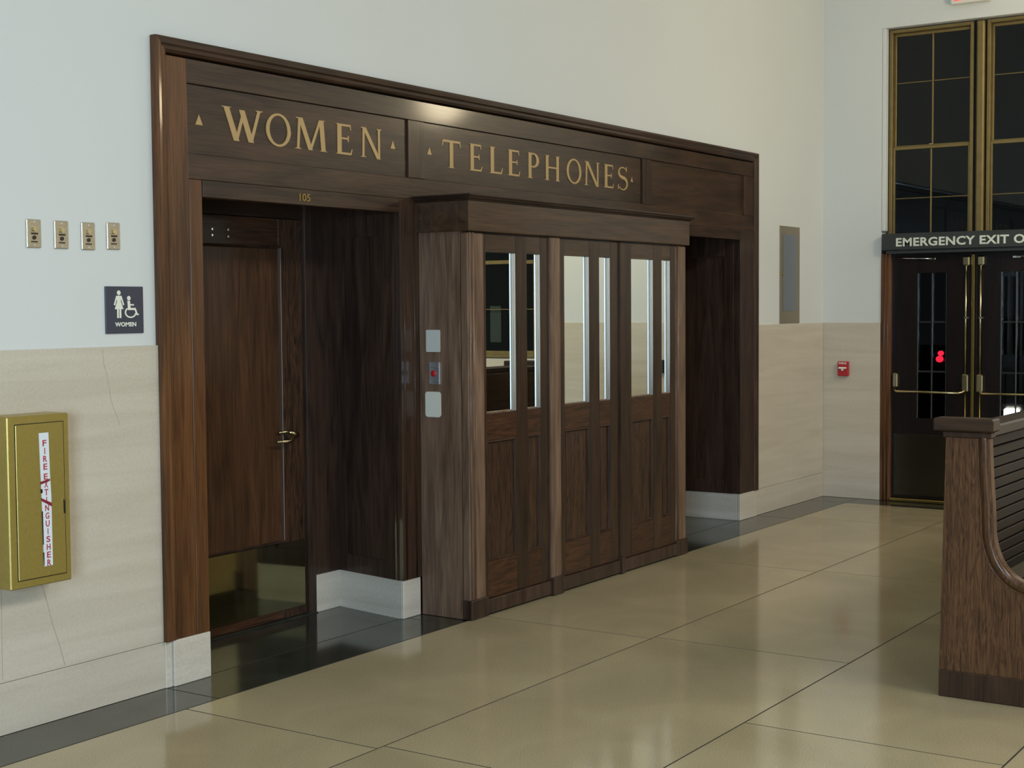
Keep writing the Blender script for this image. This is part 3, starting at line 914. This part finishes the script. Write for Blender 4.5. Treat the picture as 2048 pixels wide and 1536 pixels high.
# ticket window mirrored in the first pane
w3 = sash_window(3, TY0+0.01, TY1-0.01, TZ0+0.01, TZ1-0.01, 2.085, 'wide brass sash window above the stone dado, mirrored in the first booth pane', BRASSF, XP+0.03, 3, (0.55, 0.48))
nt_ = tag(bx('paper_notice', DIMPAPER, None, XP+0.0745, XP+0.0765, 0.62, 0.75, 1.30, 1.66, 0), 'white paper notice taped to the window mirrored in the first pane', 'notice')

# ================================================================== SMALL THINGS ON THE LEFT WALL
plab = ('leftmost bronze key switch plate of the four on the plaster', 'second bronze key switch plate from the left on the plaster', 'third bronze key switch plate, over the left half of the restroom sign gap', 'rightmost bronze key switch plate, straight above the restroom sign')
plab = (plab[0], plab[1], 'third bronze key switch plate from the left on the plaster', plab[3])
for i, (x, z) in enumerate(((3.729, 1.896), (3.863, 1.896), (3.998, 1.895), (4.130, 1.900))):
    k = thing('switch_plate', (x+0.034, YP, z), plab[i], 'switch', 'key switch plates on the plaster')
    bx('cover', PLATE, k, x, x+0.068, YP-0.008, YP, z, z+0.111, 0.0025)
    MB().disc((x+0.034, YP-0.016, z+0.074), (0, 1, 0), 0.010, 0.008, 14).build('key_barrel', BRASSB, k)
    bx('key_slot', SWDK, k, x+0.020, x+0.052, YP-0.0092, YP-0.0078, z+0.052, z+0.059)
    MB().disc((x+0.034, YP-0.012, z+0.040), (0, 1, 0), 0.008, 0.004, 12).build('pilot_lamp', SWDK, k)
    bx('engraving', SWDK, k, x+0.019, x+0.050, YP-0.0088, YP-0.0078, z+0.021, z+0.026)
    for zz in (0.100, 0.010):
        MB().disc((x+0.034, YP-0.010, z+zz), (0, 1, 0), 0.003, 0.002, 8).build('screw', CHROME, k)

# restroom sign
rs = thing('restroom_sign', (4.216, YP, 1.55), 'square charcoal WOMEN restroom sign with woman and wheelchair pictograms', 'sign')
bx('plate', NAVY, rs, 4.114, 4.318, YP-0.007, YP, 1.55, 1.747, 0.0015)
ys_ = YP-0.0085
def flat(nm, mat, root, polys, y=ys_, d=0.0016):
    mb = MB()
    for k, pg in enumerate(polys):
        mb.prism([(x, y-0.00004*k, z) for x, z in pg], (0, d, 0))
    return mb.build(nm, mat, root)
def circ(cx, cz, r, n=16):
    return [(cx+r*math.cos(2*PI*k/n), cz+r*math.sin(2*PI*k/n)) for k in range(n)]
cx = 4.184
flat('woman_pictogram', SIGNW, rs, [circ(cx, 1.7205, 0.0098),
    [(cx-0.014, 1.708), (cx+0.014, 1.708), (cx+0.010, 1.685), (cx-0.010, 1.685)],
    [(cx-0.010, 1.685), (cx+0.010, 1.685), (cx+0.023, 1.652), (cx-0.023, 1.652)],
    [(cx-0.014, 1.708), (cx-0.0105, 1.698), (cx-0.021, 1.668), (cx-0.028, 1.670)],
    [(cx+0.014, 1.708), (cx+0.0105, 1.698), (cx+0.021, 1.668), (cx+0.028, 1.670)],
    [(cx-0.011, 1.652), (cx-0.002, 1.652), (cx-0.002, 1.615), (cx-0.011, 1.615)],
    [(cx+0.002, 1.652), (cx+0.011, 1.652), (cx+0.011, 1.615), (cx+0.002, 1.615)]])
wx, wz = 4.246, 1.638
arcs = [[(wx+px, wz+pz) for px, pz in pg] for pg in ring(0, 0, 0.0315, 0.0235, 0.0245, 0.0175, 125, 352, 18)]
flat('wheelchair_pictogram', SIGNW, rs, arcs + [circ(4.237, 1.698, 0.0095),
    [(4.229, 1.687), (4.243, 1.687), (4.246, 1.648), (4.232, 1.648)],
    [(4.243, 1.673), (4.264, 1.673), (4.264, 1.667), (4.243, 1.667)],
    [(4.232, 1.657), (4.272, 1.657), (4.270, 1.648), (4.232, 1.648)],
    [(4.264, 1.657), (4.273, 1.657), (4.284, 1.631), (4.276, 1.628)],
    [(4.276, 1.634), (4.290, 1.632), (4.289, 1.626), (4.276, 1.627)]])
put_text('lettering', 'WOMEN', SIGNW, rs, lambda u, v, w_: (4.161+u, ys_+0.0005-w_, 1.579+v), 0.114, 0.0185, 0.0008, 0.0012, 1.02)

# fire extinguisher cabinet
fc = thing('extinguisher_cabinet', (3.655, YW, 0.59), 'gold metal fire extinguisher cabinet hung on the stone dado', 'cabinet')
cf = 4.642
bx('box', BRASSP, fc, 3.511, 3.798, cf, YW, 0.588, 1.248, 0.004)
dr = bx('door', BRASSP, fc, 3.546, 3.770, cf-0.004, cf+0.001, 0.620, 1.215, 0.0022)
bx('door_gap', SOIL, fc, 3.543, 3.773, cf-0.0006, cf+0.0005, 0.617, 1.218)
bx('latch_notch', SOIL, dr, 3.762, 3.7705, cf-0.0052, cf-0.003, 0.855, 0.905)
bx('latch', BRASSB, dr, 3.752, 3.772, cf-0.008, cf-0.004, 0.907, 0.913, 0.001)
lb = flat('label_strip', STRIP, dr, [[(3.6515, 1.178), (3.6965, 1.178), (3.6995, 1.02), (3.7035, 0.93), (3.7035, 0.660), (3.6615, 0.660), (3.6605, 0.83), (3.6560, 1.0)]], cf-0.0055, 0.0016)
txt = 'FIREEXTINGUISHER'
zt = [1.135, 1.095, 1.060, 1.0235, 0.970, 0.935, 0.900, 0.870, 0.8365, 0.801, 0.767, 0.734, 0.7005, 0.669]
zl = [1.148-0.0375*0, ]
z = 1.150
lines = []
for i, c in enumerate(txt):
    lines.append(z)
    z -= 0.0305
    if i == 3:
        z -= 0.008
vs_all = MB()
for c, zc in zip(txt, lines):
    vs, fs = font_mesh(c, 0.024, 0.0006, 0.0008)
    x0, x1 = min(v[0] for v in vs), max(v[0] for v in vs)
    y0, y1 = min(v[1] for v in vs), max(v[1] for v in vs)
    wd = 0.018 if c != 'I' else 0.0035
    xc = 3.6765 + (1.150-zc)*0.020
    bv = [vs_all.bm.verts.new((xc-wd/2+(v[0]-x0)/(x1-x0)*wd, cf-0.0060-v[2], zc-0.024+(v[1]-y0)/(y1-y0)*0.024)) for v in vs]
    for f in fs:
        try:
            vs_all.bm.faces.new([bv[i] for i in f])
        except ValueError:
            pass
vs_all.build('lettering', REDINK, dr)
flat('torn_mark', DKRED, dr, [[(3.654, 0.990), (3.698, 0.998), (3.698, 0.990), (3.654, 0.979)], [(3.655, 0.927), (3.704, 0.903), (3.704, 0.889), (3.657, 0.915)]], cf-0.0068, 0.0008)
flat('worn_edge', SOIL, dr, [[(3.654, 0.962), (3.662, 0.960), (3.662, 0.946), (3.654, 0.945)], [(3.657, 0.875), (3.661, 0.875), (3.662, 0.745), (3.659, 0.745)], [(3.659, 0.715), (3.663, 0.715), (3.663, 0.662), (3.661, 0.662)]], cf-0.0068, 0.0008)

# electrical access panel near the corner
ap = thing('access_panel', (11.22, YP, 1.499), 'tall grey metal access panel above the stone dado near the room corner', 'panel')
bx('frame', GREYP, ap, 11.022, 11.425, YP-0.006, YP, 1.499, 2.287, 0.002)
bx('door', GREYC, ap, 11.082, 11.350, YP-0.010, YP-0.006, 1.60, 2.22, 0.0015)  # bluish reflection on the panel centre is put into this colour
MB().disc((11.075, YP-0.016, 1.899), (0, 1, 0), 0.011, 0.010, 12).build('latch', BRASSB, ap)
for z in (1.636, 1.669):
    MB().disc((11.375, YP-0.010, z), (0, 1, 0), 0.007, 0.005, 10).build('screw', BRASSB, ap)

# ================================================================== BENCH
bn = thing('waiting_bench', (8.2, 1.6, 0), 'long oak waiting room bench with slatted back and curved end panel', 'bench')
BEN0, BEN1 = 6.07, 10.75
edge = [(1.712, 1.122), (1.704, 0.95), (1.694, 0.80), (1.690, 0.70), (1.678, 0.640), (1.655, 0.585), (1.618, 0.540), (1.570, 0.512), (1.50, 0.495), (1.40, 0.485), (1.33, 0.478), (1.295, 0.460), (1.280, 0.42)]
def spline(p, n=4):
    out = []
    for i in range(len(p)-1):
        a, b, c, d = p[max(i-1, 0)], p[i], p[i+1], p[min(i+2, len(p)-1)]
        for k in range(n):
            t = k/n
            out.append(tuple(0.5*(2*b[j]+(c[j]-a[j])*t+(2*a[j]-5*b[j]+4*c[j]-d[j])*t*t+(-a[j]+3*b[j]-3*c[j]+d[j])*t**3) for j in (0, 1)))
    return out+[p[-1]]
edge = spline(edge)
outline = [(1.902, 0.0), (1.897, 0.42), (1.889, 0.80), (1.882, 1.122)] + edge + [(1.275, 0.2), (1.28, 0.0)]
for x0 in (BEN0, BEN1-0.06):
    mb = MB()
    mb.prism([(x0, y, z) for y, z in outline], (0.06, 0, 0))
    en = mb.build('end_panel', WBEN, bn)
    mb = MB()
    # rounded moulding following the front edge
    def offs_(pts, d):
        out = []
        for i, (y, z) in enumerate(pts):
            a, b = pts[max(i-1, 0)], pts[min(i+1, len(pts)-1)]
            ty, tz = b[0]-a[0], b[1]-a[1]
            l = math.hypot(ty, tz)
            out.append((y-tz/l*d, z+ty/l*d))
        return out
    xo = x0-0.008 if x0 == BEN0 else x0+0.06
    e2 = [(y, z) for y, z in edge]
    in_ = offs_(e2, 0.040)
    md = offs_(e2, 0.018)
    rings = []
    for (a, b, c) in zip(e2, md, in_):
        rings.append([(x0+0.012, a[0], a[1]), (x0-0.008, a[0], a[1]), (x0-0.013, b[0], b[1]), (x0-0.003, c[0], c[1]), (x0+0.012, c[0], c[1])])
    if x0 == BEN0:
        mb.loft(rings).build('edge_moulding', WBEN, en, True)
        mb = MB()
        mb.tube([(x0-0.001, y, z) for y, z in offs_(e2, 0.046)], 0.004, 6)
        mb.build('bead', WBEN, en, True)
        mb = MB()
        mb.prism([(x0-0.007, y, z) for y, z in ((1.906, 0.115), (1.900, 0.42), (1.892, 0.80), (1.885, 1.12), (1.858, 1.12), (1.865, 0.80), (1.872, 0.42), (1.878, 0.115))], (0.02, 0, 0))
        mb.build('back_stile', WBEN, en)
        bx('plinth', WV, en, x0-0.010, x0+0.02, 1.275, 1.908, 0.0, 0.113, 0.004)
        bx('neck_moulding', WV, en, x0-0.012, x0+0.062, 1.698, 1.898, 1.094, 1.121, 0.005)
    bx('end_cap', WY, bn, x0-0.035 if x0 == BEN0 else x0-0.01, x0+0.07 if x0 == BEN0 else x0+0.095, 1.684, 1.932, 1.1225, 1.176, 0.006)
bx('top_rail', WDKX, bn, BEN0+0.0605, BEN1-0.0605, 1.735, 1.870, 1.085, 1.136, 0.008)
for k in range(13):
    z0 = 0.50+k*0.0448
    y_ = 1.715+0.055*(k/12)
    bx('back_slat', WSLAT, bn, BEN0+0.0605, BEN1-0.0605, y_, y_+0.02, z0, z0+0.0405, 0.003)
for k in range(9):
    y1 = 1.705-k*0.045
    z_ = 0.44+0.0035*k
    bx('seat_slat', WSLAT, bn, BEN0+0.0605, BEN1-0.0605, y1-0.041, y1, z_-0.022, z_, 0.003)
bx('seat_apron', WX, bn, BEN0+0.0605, BEN1-0.0605, 1.285, 1.305, 0.33, 0.455, 0.003)
bx('back_board', WX, bn, BEN0+0.0605, BEN1-0.0605, 1.86, 1.88, 0.12, 1.084, 0.002)

# ================================================================== HANGING LAMP (lights the frieze), outside at night
hl = thing('hanging_lamp', (10.3, 1.92, 3.55), 'warm globe lamp hanging from the ceiling above the bench', 'lamp')
mb = MB()
mb.tube([(10.3, 1.92, 3.25+0.0), (10.3, 1.92, 3.27), (10.3, 1.92, 3.33), (10.3, 1.92, 3.42), (10.3, 1.92, 3.51), (10.3, 1.92, 3.57), (10.3, 1.92, 3.59)], [0.02, 0.10, 0.16, 0.19, 0.16, 0.10, 0.02], 20)
mb.build('lamp_globe', GLOBE, hl, True)
MB().tube([(10.3, 1.92, 3.585), (10.3, 1.92, 6.5)], 0.012, 8).build('lamp_stem', BRASS, hl, True)

struct(bx('ground', ASPH, None, XP+0.42, 60, -20, 25, -0.2, -0.05))
car = thing('parked_car', (20.4, 5.9, -0.05), 'dark car parked in the night outside the exit doors', 'car')
# a car seen end-on through the door glass: body shell with cabin, wheels and lamps
mb = MB()
cy = 5.75
sec = [(0.0, 0.30, 0.62), (0.02, 0.22, 0.86), (0.10, 0.20, 0.95), (0.9, 0.20, 1.0), (1.3, 0.2, 1.42), (2.8, 0.2, 1.45), (3.4, 0.2, 1.0), (4.2, 0.22, 0.86), (4.3, 0.3, 0.6)]
rings = []
for dx, zb, zt in sec:
    x = 20.02+dx
    hw = 0.86
    tw = 0.62 if zt > 1.2 else 0.78
    rings.append([(x, cy-hw, zb), (x, cy+hw, zb), (x, cy+hw, min(zt, 0.85)), (x, cy+tw, zt), (x, cy-tw, zt), (x, cy-hw, min(zt, 0.85))])
mb.loft(rings).build('body', CARP, car)
for x in (20.9, 23.5):
    for y in (cy-0.78, cy+0.78):
        MB().disc((x, y-0.1, 0.26), (0, 1, 0), 0.31, 0.2, 20).build('wheel', BLACK, car)
MB().disc((19.99, 6.306, 0.97), (1, 0, 0), 0.034, 0.06, 14).build('tail_lamp', TAIL, car)
MB().disc((19.99, 6.322, 0.89), (1, 0, 0), 0.044, 0.06, 14).build('tail_lamp', TAIL, car)
bx('head_lamp', HEAD, car, 19.97, 20.06, 5.24, 5.44, 0.12, 0.240, 0.02)
